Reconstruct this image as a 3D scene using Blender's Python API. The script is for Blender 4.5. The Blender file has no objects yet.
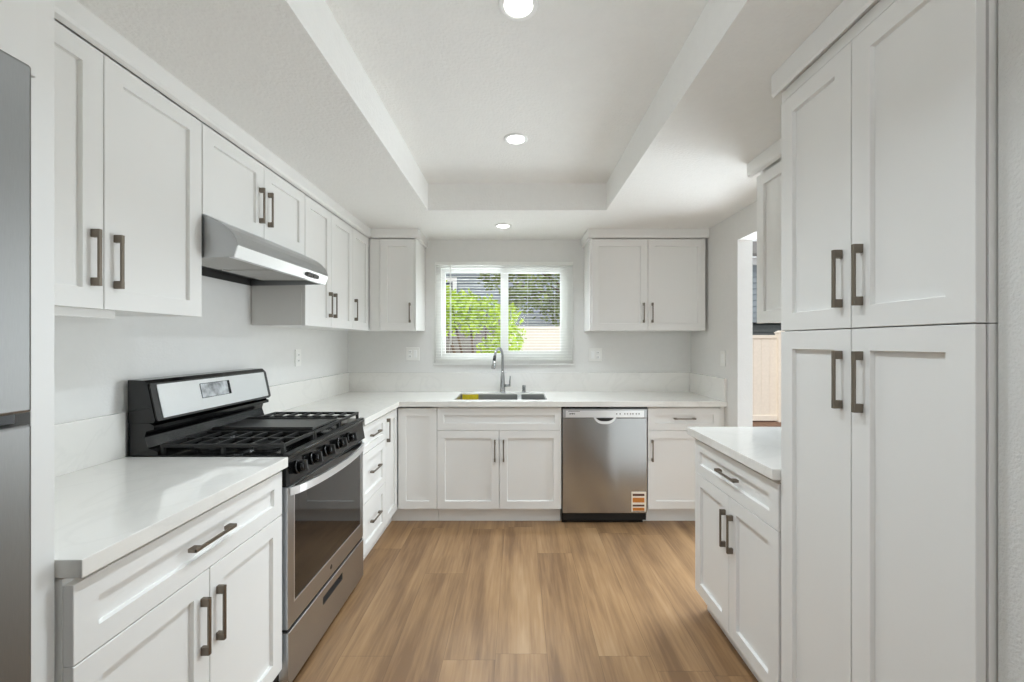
import bpy, bmesh, math, random
from mathutils import Vector, Matrix

random.seed(7)
sc = bpy.context.scene
C = sc.collection
PI = math.pi

# ------------------------------------------------------------------ camera
EYE = 1.348
cam_d = bpy.data.cameras.new('camera')
cam = bpy.data.objects.new('camera', cam_d)
C.objects.link(cam)
cam.location = (0, 0, EYE)
cam.rotation_euler = (PI / 2, 0, 0)
cam_d.sensor_width = 36.0
cam_d.lens = 410.0 / 1024 * 36.0
cam_d.shift_x = -5.5 / 1024
cam_d.shift_y = 1.5 / 1024
cam_d.clip_start = 0.02
sc.camera = cam

# ------------------------------------------------------------------ colour management, sky, lights
sc.view_settings.view_transform = 'Standard'
sc.view_settings.look = 'None'
sc.view_settings.gamma = 1.0
sc.view_settings.use_curve_mapping = False
sc.view_settings.exposure = 0.14
sc.cycles.use_denoising = True
sc.cycles.max_bounces = 14
sc.cycles.diffuse_bounces = 8
sc.cycles.glossy_bounces = 6
sc.cycles.transparent_max_bounces = 16
sc.cycles.sample_clamp_indirect = 6.0

w = bpy.data.worlds.new('sky')
sc.world = w
w.use_nodes = True
bg = w.node_tree.nodes['Background']
bg.inputs['Color'].default_value = (0.93, 0.97, 1.0, 1)
bg.inputs['Strength'].default_value = 0.9


def lamp(name, kind, loc, target, energy, size=None, size_y=None, color=(1, 1, 1), shape='RECTANGLE', spread=None):
    d = bpy.data.lights.new(name, kind)
    d.energy = energy
    d.color = color
    if kind == 'AREA':
        d.shape = shape
        d.size = size
        if size_y:
            d.size_y = size_y
        if spread:
            d.spread = spread
    o = bpy.data.objects.new(name, d)
    C.objects.link(o)
    o.location = loc
    v = Vector(target) - Vector(loc)
    o.rotation_euler = v.to_track_quat('-Z', 'Y').to_euler()
    return o


sun = lamp('sun', 'SUN', (-6, -6, 14), (0.5, 3, 0), 1.45, color=(1.0, 0.95, 0.88))
sun.data.angle = 0.02
# daylight from the open sky over the patio door and over the sink window
DAY = (0.84, 0.94, 1.0)
lamp('patio_daylight', 'AREA', (3.1, 3.05, 1.7), (-1.0, 1.8, 1.2), 125, 1.7, 2.2, DAY)
lamp('patio_ground_bounce', 'AREA', (3.0, 3.0, 0.35), (-0.6, 1.6, 1.9), 36, 1.7, 1.0, DAY)
lamp('window_daylight', 'AREA', (-0.1, 4.9, 3.1), (-0.1, 2.4, 1.0), 120, 1.6, 1.0, DAY)
lamp('yard_ground_bounce', 'AREA', (-0.1, 5.0, 0.6), (-0.1, 2.4, 2.0), 80, 1.6, 1.0, DAY)
# fill lamp added and aimed at the raised ceiling, standing in for a bounced flash
lamp('ceiling_fill', 'AREA', (0.0, -0.2, 1.75), (0.0, 0.5, 2.45), 4.5, 0.3, 0.3, (0.86, 0.95, 1.0), 'RECTANGLE', math.radians(110))
lamp('rear_fill', 'AREA', (-0.2, -3.08, 1.25), (-0.2, 0, 1.35), 7, 1.9, 1.9, DAY)  # fill lamp added behind the camera for the faces turned towards it


# ------------------------------------------------------------------ materials
def nodes(name):
    m = bpy.data.materials.new(name)
    m.use_nodes = True
    nt = m.node_tree
    return m, nt, nt.nodes['Principled BSDF']


def lin(c):
    return tuple(((v / 255) / 12.92 if v / 255 <= 0.04045 else ((v / 255 + 0.055) / 1.055) ** 2.4) for v in c) + (1,)


def mat(name, rgb, rough=0.5, metal=0.0, noise=0.0, nscale=20, bump=0.0, bscale=200, spec=0.5, stretch=None, coat=0):
    m, nt, b = nodes(name)
    col = lin(rgb)
    b.inputs['Base Color'].default_value = col
    b.inputs['Roughness'].default_value = rough
    b.inputs['Metallic'].default_value = metal
    b.inputs['Specular IOR Level'].default_value = spec
    if coat:
        b.inputs['Coat Weight'].default_value = coat
        b.inputs['Coat Roughness'].default_value = 0.05
    tc = nt.nodes.new('ShaderNodeTexCoord')
    mp = nt.nodes.new('ShaderNodeMapping')
    nt.links.new(tc.outputs['Object'], mp.inputs['Vector'])
    if stretch:
        mp.inputs['Scale'].default_value = stretch
    if noise > 0:
        n = nt.nodes.new('ShaderNodeTexNoise')
        n.inputs['Scale'].default_value = nscale
        n.inputs['Detail'].default_value = 4
        nt.links.new(mp.outputs[0], n.inputs['Vector'])
        r = nt.nodes.new('ShaderNodeMapRange')
        r.inputs[1].default_value = 0.3
        r.inputs[2].default_value = 0.7
        r.inputs[3].default_value = 1 - noise
        r.inputs[4].default_value = 1 + noise
        nt.links.new(n.outputs[0], r.inputs[0])
        mx = nt.nodes.new('ShaderNodeVectorMath')
        mx.operation = 'SCALE'
        mx.inputs[0].default_value = col[:3]
        nt.links.new(r.outputs[0], mx.inputs['Scale'])
        nt.links.new(mx.outputs[0], b.inputs['Base Color'])
    if bump > 0:
        n2 = nt.nodes.new('ShaderNodeTexNoise')
        n2.inputs['Scale'].default_value = bscale
        n2.inputs['Detail'].default_value = 3
        nt.links.new(mp.outputs[0], n2.inputs['Vector'])
        bp = nt.nodes.new('ShaderNodeBump')
        bp.inputs['Strength'].default_value = bump
        bp.inputs['Distance'].default_value = 0.003
        nt.links.new(n2.outputs[0], bp.inputs['Height'])
        nt.links.new(bp.outputs[0], b.inputs['Normal'])
    return m


M = {}
M['cab'] = mat('cabinet_paint', (233, 232, 229), 0.38, noise=0.01, nscale=3)
M['wall'] = mat('wall_paint', (226, 225, 222), 0.75, noise=0.01, bump=0.25, bscale=90)
M['texwall'] = mat('textured_wall_paint', (222, 221, 217), 0.75, noise=0.01, bump=0.9, bscale=150)
M['ceil'] = mat('ceiling_paint', (236, 235, 232), 0.85, noise=0.01, bump=1.0, bscale=75)
M['white'] = mat('white_vinyl', (240, 240, 238), 0.35, noise=0.005)
M['blind'] = mat('blind_white', (240, 240, 236), 0.5, noise=0.005)
bm_, bnt, bb = M['blind'], M['blind'].node_tree, M['blind'].node_tree.nodes['Principled BSDF']
tl = bnt.nodes.new('ShaderNodeBsdfTranslucent'); tl.inputs[0].default_value = (0.9, 0.9, 0.88, 1)
mxs = bnt.nodes.new('ShaderNodeMixShader'); mxs.inputs[0].default_value = 0.3
bo = bnt.nodes['Material Output']
bnt.links.new(bb.outputs[0], mxs.inputs[1]); bnt.links.new(tl.outputs[0], mxs.inputs[2]); bnt.links.new(mxs.outputs[0], bo.inputs[0])
M['steel'] = mat('brushed_stainless', (186, 188, 190), 0.3, 1.0, noise=0.03, nscale=60, stretch=(1, 1, 30))
M['steel_bright'] = mat('bright_stainless', (240, 241, 242), 0.36, 1.0, noise=0.02, nscale=60, stretch=(1, 1, 30))
M['fridge'] = mat('fridge_stainless', (134, 133, 131), 0.42, 1.0, noise=0.03, nscale=40, stretch=(20, 20, 1))
M['dw'] = mat('dishwasher_stainless', (180, 182, 184), 0.19, 1.0, noise=0.02, nscale=40, stretch=(1, 1, 40))
M['sinksteel'] = mat('sink_stainless', (178, 178, 176), 0.42, 1.0, noise=0.02)
_b = M['dw'].node_tree.nodes['Principled BSDF']
_b.inputs['Anisotropic'].default_value = 0.85
_b.inputs['Anisotropic Rotation'].default_value = 0.25
_t = M['dw'].node_tree.nodes.new('ShaderNodeTangent'); _t.direction_type = 'RADIAL'; _t.axis = 'Z'
M['dw'].node_tree.links.new(_t.outputs[0], _b.inputs['Tangent'])
M['chrome'] = mat('faucet_nickel', (176, 178, 179), 0.22, 1.0, noise=0.01)
M['pewter'] = mat('pewter_handle', (128, 119, 108), 0.36, 1.0, noise=0.03)
M['black'] = mat('black_enamel', (10, 10, 10), 0.12, noise=0.02)
M['iron'] = mat('cast_iron', (24, 24, 24), 0.42, noise=0.1, nscale=80, bump=0.3)
M['griddle'] = mat('griddle_plate', (58, 58, 57), 0.35, 0.4, noise=0.06)
M['gap'] = mat('dark_gap', (26, 25, 24), 0.6, noise=0.02)
M['dkgrey'] = mat('dark_grey_plastic', (52, 51, 50), 0.4, noise=0.02)
M['glassblk'] = mat('oven_glass', (26, 24, 23), 0.04, noise=0.02, spec=0.9)
M['mesh'] = mat('filter_mesh', (190, 189, 186), 0.5, 0.3, noise=0.25, nscale=400)
M['plate'] = mat('outlet_plastic', (236, 235, 231), 0.35, noise=0.005)
M['slot'] = mat('outlet_slots', (120, 118, 114), 0.5, noise=0.02)
M['film'] = mat('crinkled_film', (180, 182, 184), 0.195, 0.3, noise=0.6, nscale=25, bump=0.8, bscale=40)
M['paper'] = mat('label_paper', (244, 234, 218), 0.6, noise=0.02)
M['orange'] = mat('label_orange', (196, 122, 48), 0.6, noise=0.15, nscale=90)
M['brown'] = mat('label_brown', (98, 66, 52), 0.6, noise=0.15, nscale=90)
M['yellow'] = mat('yellow_sponge', (212, 190, 30), 0.7, noise=0.12, nscale=60)
M['siding'] = mat('house_siding', (150, 158, 164), 0.8, noise=0.04)
M['fence'] = mat('cream_vinyl', (236, 227, 214), 0.6, noise=0.03)
M['shadefence'] = mat('bush_shaded_boards', (132, 126, 118), 0.8, noise=0.1)  # fence in the bush's shade, the shade put into the board colour
M['soil'] = mat('bare_soil', (120, 92, 74), 0.95, noise=0.35, nscale=9, bump=0.6, bscale=30)
M['shed'] = mat('dark_shed_boards', (100, 105, 105), 0.8, noise=0.1)
M['bark'] = mat('bark', (96, 78, 60), 0.9, noise=0.25)
M['leaf'] = mat('bright_leaf', (164, 190, 32), 0.5, noise=0.3, nscale=3)
M['leafd'] = mat('olive_leaf', (112, 126, 58), 0.5, noise=0.35, nscale=3)
M['roofm'] = mat('grey_shingle', (120, 118, 116), 0.9, noise=0.15)
M['darkglass'] = mat('dark_window_glass', (60, 70, 76), 0.05, noise=0.02)

# quartz worktop: white, faint veins, polished
m, nt, b = nodes('white_quartz')
tc = nt.nodes.new('ShaderNodeTexCoord')
n1 = nt.nodes.new('ShaderNodeTexNoise'); n1.inputs['Scale'].default_value = 2.2; n1.inputs['Detail'].default_value = 6
n1.inputs['Distortion'].default_value = 1.6
nt.links.new(tc.outputs['Object'], n1.inputs['Vector'])
cr = nt.nodes.new('ShaderNodeValToRGB')
cr.color_ramp.elements[0].position = 0.47; cr.color_ramp.elements[0].color = lin((235, 233, 228))
cr.color_ramp.elements[1].position = 0.53; cr.color_ramp.elements[1].color = lin((235, 233, 228))
e = cr.color_ramp.elements.new(0.5); e.color = lin((231, 229, 224))
nt.links.new(n1.outputs[0], cr.inputs[0])
nt.links.new(cr.outputs[0], b.inputs['Base Color'])
b.inputs['Roughness'].default_value = 0.06
b.inputs['Specular IOR Level'].default_value = 0.75
M['quartz'] = m

# lamp lens
m, nt, b = nodes('lamp_lens')
b.inputs['Emission Color'].default_value = (1, 0.98, 0.94, 1)
b.inputs['Emission Strength'].default_value = 9.0
M['lens'] = m

# thin window glass: clear sheet with a faint reflection
m = bpy.data.materials.new('window_glass'); m.use_nodes = True
nt = m.node_tree; nt.nodes.clear()
out = nt.nodes.new('ShaderNodeOutputMaterial'); mx = nt.nodes.new('ShaderNodeMixShader')
tr = nt.nodes.new('ShaderNodeBsdfTransparent'); gl = nt.nodes.new('ShaderNodeBsdfGlossy')
fr = nt.nodes.new('ShaderNodeFresnel'); fr.inputs[0].default_value = 1.12
gl.inputs['Roughness'].default_value = 0.0
nt.links.new(fr.outputs[0], mx.inputs[0]); nt.links.new(tr.outputs[0], mx.inputs[1]); nt.links.new(gl.outputs[0], mx.inputs[2])
nt.links.new(mx.outputs[0], out.inputs[0])
M['glass'] = m

# vinyl plank floor: planks run along Y
m, nt, b = nodes('oak_plank')
L = nt.links.new


def nd(t, **kw):
    n = nt.nodes.new(t)
    for k, v in kw.items():
        setattr(n, k, v)
    return n


def mth(op, a, bb=None, c=None):
    n = nd('ShaderNodeMath', operation=op)
    for i, v in enumerate((a, bb, c)):
        if v is None:
            continue
        if isinstance(v, (int, float)):
            n.inputs[i].default_value = v
        else:
            L(v, n.inputs[i])
    return n.outputs[0]


tc = nd('ShaderNodeTexCoord')
sx = nd('ShaderNodeSeparateXYZ'); L(tc.outputs['Object'], sx.inputs[0])
PW, PL = 0.222, 1.22
ux = mth('DIVIDE', mth('ADD', sx.outputs[0], 10 * PW - 0.11), PW)
col = mth('FLOOR', ux)
fx = mth('FRACT', ux)
wn = nd('ShaderNodeTexWhiteNoise', noise_dimensions='1D'); L(col, wn.inputs['W'])
uy = mth('ADD', mth('DIVIDE', sx.outputs[1], PL), mth('MULTIPLY', wn.outputs[0], 7.3))
row = mth('FLOOR', uy)
fy = mth('FRACT', uy)
cid = nd('ShaderNodeCombineXYZ'); L(col, cid.inputs[0]); L(row, cid.inputs[1])
wn2 = nd('ShaderNodeTexWhiteNoise', noise_dimensions='2D'); L(cid.outputs[0], wn2.inputs['Vector'])
pid = wn2.outputs[0]
# grain coordinates, shifted for every plank
gv = nd('ShaderNodeCombineXYZ')
L(mth('ADD', mth('MULTIPLY', sx.outputs[0], 1.0), mth('MULTIPLY', pid, 31.0)), gv.inputs[0])
L(mth('ADD', mth('MULTIPLY', sx.outputs[1], 0.06), mth('MULTIPLY', pid, 17.0)), gv.inputs[1])
g1 = nd('ShaderNodeTexNoise'); g1.inputs['Scale'].default_value = 11; g1.inputs['Detail'].default_value = 5; g1.inputs['Distortion'].default_value = 0.6
L(gv.outputs[0], g1.inputs['Vector'])
g2 = nd('ShaderNodeTexNoise'); g2.inputs['Scale'].default_value = 75; g2.inputs['Detail'].default_value = 4; g2.inputs['Distortion'].default_value = 0.4
L(gv.outputs[0], g2.inputs['Vector'])
gv3 = nd('ShaderNodeCombineXYZ')
L(mth('ADD', sx.outputs[0], mth('MULTIPLY', pid, 9.0)), gv3.inputs[0])
L(mth('MULTIPLY', sx.outputs[1], 0.35), gv3.inputs[1])
g3 = nd('ShaderNodeTexNoise'); g3.inputs['Scale'].default_value = 5; g3.inputs['Detail'].default_value = 3
L(gv3.outputs[0], g3.inputs['Vector'])
t = mth('ADD', mth('MULTIPLY', g1.outputs[0], 0.7), mth('MULTIPLY', g2.outputs[0], 0.3))
t = mth('ADD', t, mth('MULTIPLY', g3.outputs[0], 0.4))
t = mth('ADD', t, mth('MULTIPLY', pid, 0.10))
r = nd('ShaderNodeMapRange'); r.inputs[1].default_value = 0.6; r.inputs[2].default_value = 1.12
L(t, r.inputs[0])
cr = nd('ShaderNodeValToRGB')
cr.color_ramp.elements[0].position = 0.0; cr.color_ramp.elements[0].color = lin((124, 94, 65))
cr.color_ramp.elements[1].position = 1.0; cr.color_ramp.elements[1].color = lin((187, 157, 121))
e = cr.color_ramp.elements.new(0.45); e.color = lin((161, 127, 90))
L(r.outputs[0], cr.inputs[0])
# seams
ex = mth('MULTIPLY', mth('MINIMUM', fx, mth('SUBTRACT', 1.0, fx)), PW)
ey = mth('MULTIPLY', mth('MINIMUM', fy, mth('SUBTRACT', 1.0, fy)), PL)
ed = mth('MINIMUM', ex, ey)
sm = nd('ShaderNodeMapRange'); sm.inputs[1].default_value = 0.0006; sm.inputs[2].default_value = 0.002
sm.inputs[3].default_value = 0.72; sm.inputs[4].default_value = 1.0
L(ed, sm.inputs[0])
sv = nd('ShaderNodeVectorMath', operation='SCALE'); L(cr.outputs[0], sv.inputs[0]); L(sm.outputs[0], sv.inputs['Scale'])
L(sv.outputs[0], b.inputs['Base Color'])
b.inputs['Roughness'].default_value = 0.4
bp = nd('ShaderNodeBump'); bp.inputs['Strength'].default_value = 0.12; bp.inputs['Distance'].default_value = 0.002
L(mth('ADD', sm.outputs[0], mth('MULTIPLY', g2.outputs[0], 0.25)), bp.inputs['Height'])
L(bp.outputs[0], b.inputs['Normal'])
M['floor'] = m


# ------------------------------------------------------------------ mesh helpers (all shapes given in metres, in the room's own frame)
class MB:
    def __init__(s):
        s.bm = bmesh.new()

    def box(s, x0, x1, y0, y1, z0, z1, bev=0.0):
        x0, x1 = sorted((x0, x1)); y0, y1 = sorted((y0, y1)); z0, z1 = sorted((z0, z1))
        r = bmesh.ops.create_cube(s.bm, size=1.0)
        for v in r['verts']:
            v.co = Vector(((x0 + x1) / 2 + v.co.x * (x1 - x0), (y0 + y1) / 2 + v.co.y * (y1 - y0), (z0 + z1) / 2 + v.co.z * (z1 - z0)))
        if bev:
            es = list({e for v in r['verts'] for e in v.link_edges})
            bmesh.ops.bevel(s.bm, geom=es, offset=bev, segments=2, affect='EDGES', profile=0.5)
        return s

    def slab(s, xs, ys, keep, z0, z1):
        """flat slab on a grid of cells, only the kept ones, closed all round"""
        V = {}
        def vt(i, j, k):
            if (i, j, k) not in V:
                V[(i, j, k)] = s.bm.verts.new((xs[i], ys[j], (z0, z1)[k]))
            return V[(i, j, k)]
        cells = {(i, j) for i in range(len(xs) - 1) for j in range(len(ys) - 1) if keep(i, j)}
        for i, j in cells:
            for k in (0, 1):
                s.bm.faces.new((vt(i, j, k), vt(i + 1, j, k), vt(i + 1, j + 1, k), vt(i, j + 1, k)))
            for di, dj, a, b in ((-1, 0, (i, j), (i, j + 1)), (1, 0, (i + 1, j), (i + 1, j + 1)), (0, -1, (i, j), (i + 1, j)), (0, 1, (i, j + 1), (i + 1, j + 1))):
                if (i + di, j + dj) not in cells:
                    s.bm.faces.new((vt(*a, 0), vt(*b, 0), vt(*b, 1), vt(*a, 1)))
        return s

    def prism(s, pts, a0, a1, axis='y'):
        """closed outline pts (p, q) pushed along an axis: y -> (x, z), x -> (y, z), z -> (x, y)"""
        def mk(p, q, a):
            return {'y': (p, a, q), 'x': (a, p, q), 'z': (p, q, a)}[axis]
        v0 = [s.bm.verts.new(mk(p, q, a0)) for p, q in pts]
        v1 = [s.bm.verts.new(mk(p, q, a1)) for p, q in pts]
        n = len(pts)
        for i in range(n):
            s.bm.faces.new((v0[i], v0[(i + 1) % n], v1[(i + 1) % n], v1[i]))
        s.bm.faces.new(v0); s.bm.faces.new(v1[::-1])
        return s

    def tube(s, pts, radii, seg=14, caps=True):
        pts = [Vector(p) for p in pts]
        if not isinstance(radii, (list, tuple)):
            radii = [radii] * len(pts)
        rings = []
        prev = None
        for i, p in enumerate(pts):
            d = (pts[min(i + 1, len(pts) - 1)] - pts[max(i - 1, 0)]).normalized()
            if prev is None:
                up = Vector((0, 0, 1)) if abs(d.z) < 0.9 else Vector((1, 0, 0))
                nrm = d.cross(up).normalized()
            else:
                nrm = (prev - d * prev.dot(d)).normalized()
            prev = nrm
            bn = d.cross(nrm)
            rings.append([s.bm.verts.new(p + (nrm * math.cos(2 * PI * k / seg) + bn * math.sin(2 * PI * k / seg)) * radii[i]) for k in range(seg)])
        for a, bq in zip(rings, rings[1:]):
            for k in range(seg):
                f = s.bm.faces.new((a[k], a[(k + 1) % seg], bq[(k + 1) % seg], bq[k]))
                f.smooth = True
        if caps:
            s.bm.faces.new(rings[0][::-1]); s.bm.faces.new(rings[-1])
        return s

    def lathe(s, c, prof, seg=32, axis='z'):
        """prof: (radius, height) pairs from start to end around a centre"""
        c = Vector(c)
        def mk(r, h, a):
            p, q = r * math.cos(a), r * math.sin(a)
            return c + Vector({'z': (p, q, h), 'x': (h, p, q), 'y': (p, h, q)}[axis])
        rings = []
        for r, h in prof:
            if r < 1e-6:
                rings.append([s.bm.verts.new(mk(0, h, 0))])
            else:
                rings.append([s.bm.verts.new(mk(r, h, 2 * PI * k / seg)) for k in range(seg)])
        for a, bq in zip(rings, rings[1:]):
            for k in range(seg):
                va = [a[k % len(a)]] if len(a) == 1 else [a[k], a[(k + 1) % seg]]
                vb = [bq[0]] if len(bq) == 1 else [bq[(k + 1) % seg], bq[k]]
                if len(va) + len(vb) >= 3:
                    s.bm.faces.new(va + vb)
        return s

    def quad(s, pts):
        s.bm.faces.new([s.bm.verts.new(p) for p in pts])
        return s

    def shaker(s, o, U, W, wid, hei, rail=0.057, dep=0.012, t=0.02, bev=0.0012):
        """framed door: o = lower corner on the front plane, U = width direction, W = outward"""
        o, U, W = Vector(o), Vector(U), Vector(W)
        V = Vector((0, 0, 1))
        def P(u, v, q):
            return s.bm.verts.new(o + U * u + V * v + W * q)
        def ring(i, q):
            return [P(i, i, q), P(wid - i, i, q), P(wid - i, hei - i, q), P(i, hei - i, q)]
        R = [ring(0, -t), ring(0, -bev), ring(bev, 0), ring(rail, 0), ring(rail + 0.0015, -dep + 0.001), ring(rail + 0.003, -dep)]
        for a, bq in zip(R, R[1:]):
            for k in range(4):
                s.bm.faces.new((a[k], a[(k + 1) % 4], bq[(k + 1) % 4], bq[k]))
        s.bm.faces.new(R[0][::-1]); s.bm.faces.new(R[-1])
        return s

    def build(s, name, m, parent=None, smooth=False):
        bmesh.ops.recalc_face_normals(s.bm, faces=s.bm.faces)
        vs = [v.co for v in s.bm.verts]
        lo = Vector((min(v.x for v in vs), min(v.y for v in vs), min(v.z for v in vs)))
        hi = Vector((max(v.x for v in vs), max(v.y for v in vs), max(v.z for v in vs)))
        org = Vector(((lo.x + hi.x) / 2, (lo.y + hi.y) / 2, lo.z))
        bmesh.ops.translate(s.bm, verts=s.bm.verts, vec=-org)
        me = bpy.data.meshes.new(name)
        s.bm.to_mesh(me); s.bm.free()
        me.materials.append(m)
        if smooth:
            for p in me.polygons:
                p.use_smooth = True
        o = bpy.data.objects.new(name, me)
        C.objects.link(o)
        WORLD[o] = org
        if parent is not None:
            o.parent = parent
            o.location = org - WORLD[parent]
        else:
            o.location = org
        return o


WORLD = {}


def tag(o, label, cat, group=None):
    o['label'] = label; o['category'] = cat
    if group:
        o['group'] = group
    return o


def thing(name, label, cat, loc, group=None):
    o = bpy.data.objects.new(name, None)
    o.empty_display_size = 0.1
    C.objects.link(o)
    o.location = loc
    WORLD[o] = Vector(loc)
    return tag(o, label, cat, group)


def struct(o):
    o['kind'] = 'structure'
    return o


# ------------------------------------------------------------------ room measures
XL, XR, YB = -1.507, 1.542, 3.644          # side walls and window wall
ZC, ZT = 2.262, 2.448                      # ceiling, raised tray
DOOR_Y0, DOOR_Y1, DOOR_Z = 2.14, 2.873, 2.066
WX0, WX1, WZ0, WZ1 = -0.733, 0.493, 1.166, 2.063
YF = -3.2
XS = 0.938                                 # wall beside the pantry

struct(MB().box(XL - .12, XR + .12, YF - .1, YB + .12, -.06, 0).build('floor', M['floor']))
bm = MB()
TX0, TX1, TY0, TY1 = -0.619, 0.614, -0.6, 2.836
bm.box(XL - .12, TX0, YF - .12, YB + .12, ZC, ZT + .1).box(TX1, XR + .12, YF - .12, YB + .12, ZC, ZT + .1)
bm.box(TX0, TX1, TY1, YB + .12, ZC, ZT + .1).box(TX0, TX1, YF - .12, TY0, ZC, ZT + .1)
bm.box(TX0, TX1, TY0, TY1, ZT, ZT + .1)
struct(bm.build('ceiling', M['ceil']))
struct(MB().box(XL - .116, XL, YF, YB, 0, ZC).build('wall_left', M['wall']))
bm = MB()
bm.box(XL - .116, WX0, YB, YB + .116, 0, ZC).box(WX1, XR + .116, YB, YB + .116, 0, ZC)
bm.box(WX0, WX1, YB, YB + .116, 0, WZ0).box(WX0, WX1, YB, YB + .116, WZ1, ZC)
struct(bm.build('wall_back', M['wall']))
bm = MB()
bm.box(XR, XR + .105, .80, DOOR_Y0, 0, ZC).box(XR, XR + .105, DOOR_Y1, YB, 0, ZC)
bm.box(XR, XR + .105, DOOR_Y0, DOOR_Y1, DOOR_Z, ZC)
struct(bm.build('wall_right', M['wall']))
struct(MB().box(XS, XR + .116, YF, .800, 0, ZC).build('wall_right_entry', M['texwall']))
bm = MB()
bm.box(XL - .116, -1.2, YF - .116, YF, 0, ZC).box(.8, XS, YF - .116, YF, 0, ZC).box(-1.2, .8, YF - .116, YF, 2.25, ZC)
struct(bm.build('wall_front', M['wall']))
# unseen roof slab added over the house so that the sky only enters through the openings
struct(MB().box(XL - .5, XR + .3, YF - .4, YB + .3, ZT + .101, ZT + .2).build('roof', M['roofm']))

# ------------------------------------------------------------------ window with sliding sashes
win = MB()
fw = 0.05
win.box(WX0, WX0 + fw, YB + .02, YB + .1, WZ0, WZ1).box(WX1 - fw, WX1, YB + .02, YB + .1, WZ0, WZ1)
win.box(WX0 + fw, WX1 - fw, YB + .02, YB + .1, WZ0, WZ0 + fw).box(WX0 + fw, WX1 - fw, YB + .02, YB + .1, WZ1 - fw, WZ1)
win = struct(win.build('window_1', M['white']))


def sash(x0, x1, y0, y1, name, l=.03, r_=.03, bt=.04, tp=.04):
    z0, z1 = WZ0 + fw, WZ1 - fw
    b_ = MB()
    b_.box(x0, x0 + l, y0, y1, z0, z1).box(x1 - r_, x1, y0, y1, z0, z1)
    b_.box(x0 + l, x1 - r_, y0, y1, z0, z0 + bt).box(x0 + l, x1 - r_, y0, y1, z1 - tp, z1)
    s_ = b_.build(name, M['white'], win)
    MB().box(x0 + l, x1 - r_, (y0 + y1) / 2 - .002, (y0 + y1) / 2 + .002, z0 + bt, z1 - tp).build('pane', M['glass'], s_)


MIDX = -0.117
sash(WX0 + fw, MIDX + .03, YB + .064, YB + .09, 'sash', .03, .035, .035, .03)
sash(MIDX - .035, WX1 - fw, YB + .034, YB + .06, 'sash', .07, .06, .055, .04)
# thin casing lip and sill on the room side
b_ = MB()
b_.box(WX0 - .012, WX1 + .012, YB - .012, YB - .0005, WZ0 - .018, WZ0 - .001, .002)
struct(b_.build('trim_1', M['white']))

# mini blind
bl = thing('window_blind', 'white mini blind with open slats hanging in the window over the sink', 'window blind', (-.12, YB - .02, WZ1), None)
MB().box(WX0 + .003, WX1 - .003, YB - .028, YB + .002, WZ1 - .034, WZ1 - .002, .003).build('headrail', M['blind'], bl)
z = WZ1 - .055
zb = WZ0 + .036
n = 32
for i in range(n):
    zz = z - (z - zb - .025) * i / (n - 1)
    yc = YB - .013
    p = []
    prof = [(-.0125, -.0008), (-.006, .0002), (0, .0006), (.006, .0002), (.0125, -.0008)]
    bmm = MB()
    up = [(yc + a, zz + c + .0003 + a * .07) for a, c in prof]
    dn = [(yc + a, zz + c - .0003 + a * .07) for a, c in reversed(prof)]
    bmm.prism(up + dn, WX0 + .008, WX1 - .008, 'x')
    bmm.build('slat', M['blind'], bl)
MB().box(WX0 + .006, WX1 - .006, YB - .026, YB, zb - .016, zb + .004, .004).build('bottom_rail', M['blind'], bl)
for x in (-.60, -.12, .09, .33):
    MB().tube([(x, YB - .0262, zb), (x, YB - .0262, WZ1 - .03)], .0008, 6).build('ladder_cord', M['blind'], bl)
MB().tube([(-.588, YB - .034, WZ1 - .03), (-.586, YB - .034, 1.33)], .0035, 8).build('tilt_wand', M['blind'], bl)


# ------------------------------------------------------------------ cabinets
GAP = 0.003
DIRS = {'L': (Vector((0, 1, 0)), Vector((1, 0, 0))), 'R': (Vector((0, 1, 0)), Vector((-1, 0, 0))), 'B': (Vector((1, 0, 0)), Vector((0, -1, 0)))}


def face_point(side, plane, u, v, q=0.0):
    """point on a cabinet front: u along the run, v up, q out into the room"""
    if side == 'L':
        return Vector((plane + q, u, v))
    if side == 'R':
        return Vector((plane - q, u, v))
    return Vector((u, plane - q, v))


def fbox(b_, side, plane, u0, u1, v0, v1, q0, q1, bev=0):
    a = face_point(side, plane, u0, v0, q0); c = face_point(side, plane, u1, v1, q1)
    return b_.box(a.x, c.x, a.y, c.y, a.z, c.z, bev)


def handle(side, plane, u, v, vert, parent, ln=.16):
    b_ = MB()
    h = ln / 2
    if vert:
        fbox(b_, side, plane, u - .0045, u + .0045, v - h, v + h, .018, .0245, .001)
        for s_ in (-1, 1):
            c = v + s_ * (h - .0115)
            fbox(b_, side, plane, u - .0055, u + .0055, c - .0115, c + .0115, 0, .024, .001)
    else:
        fbox(b_, side, plane, u - h, u + h, v - .0045, v + .0045, .018, .0245, .001)
        for s_ in (-1, 1):
            c = u + s_ * (h - .0115)
            fbox(b_, side, plane, c - .0115, c + .0115, v - .0055, v + .0055, 0, .024, .001)
    return b_.build('handle', M['pewter'], parent)


def front(root, side, plane, kind, u0, u1, v0, v1, hd=None, rail=.057, ln=.16):
    U, W = DIRS[side]
    b_ = MB().shaker(face_point(side, plane, u0 + GAP / 2, v0 + GAP / 2), U, W, u1 - u0 - GAP, v1 - v0 - GAP, rail)
    d = b_.build(kind, M['cab'], root)
    if hd:
        handle(side, plane, hd[1], hd[2], hd[0] == 'v', d, ln)
    return d


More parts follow.
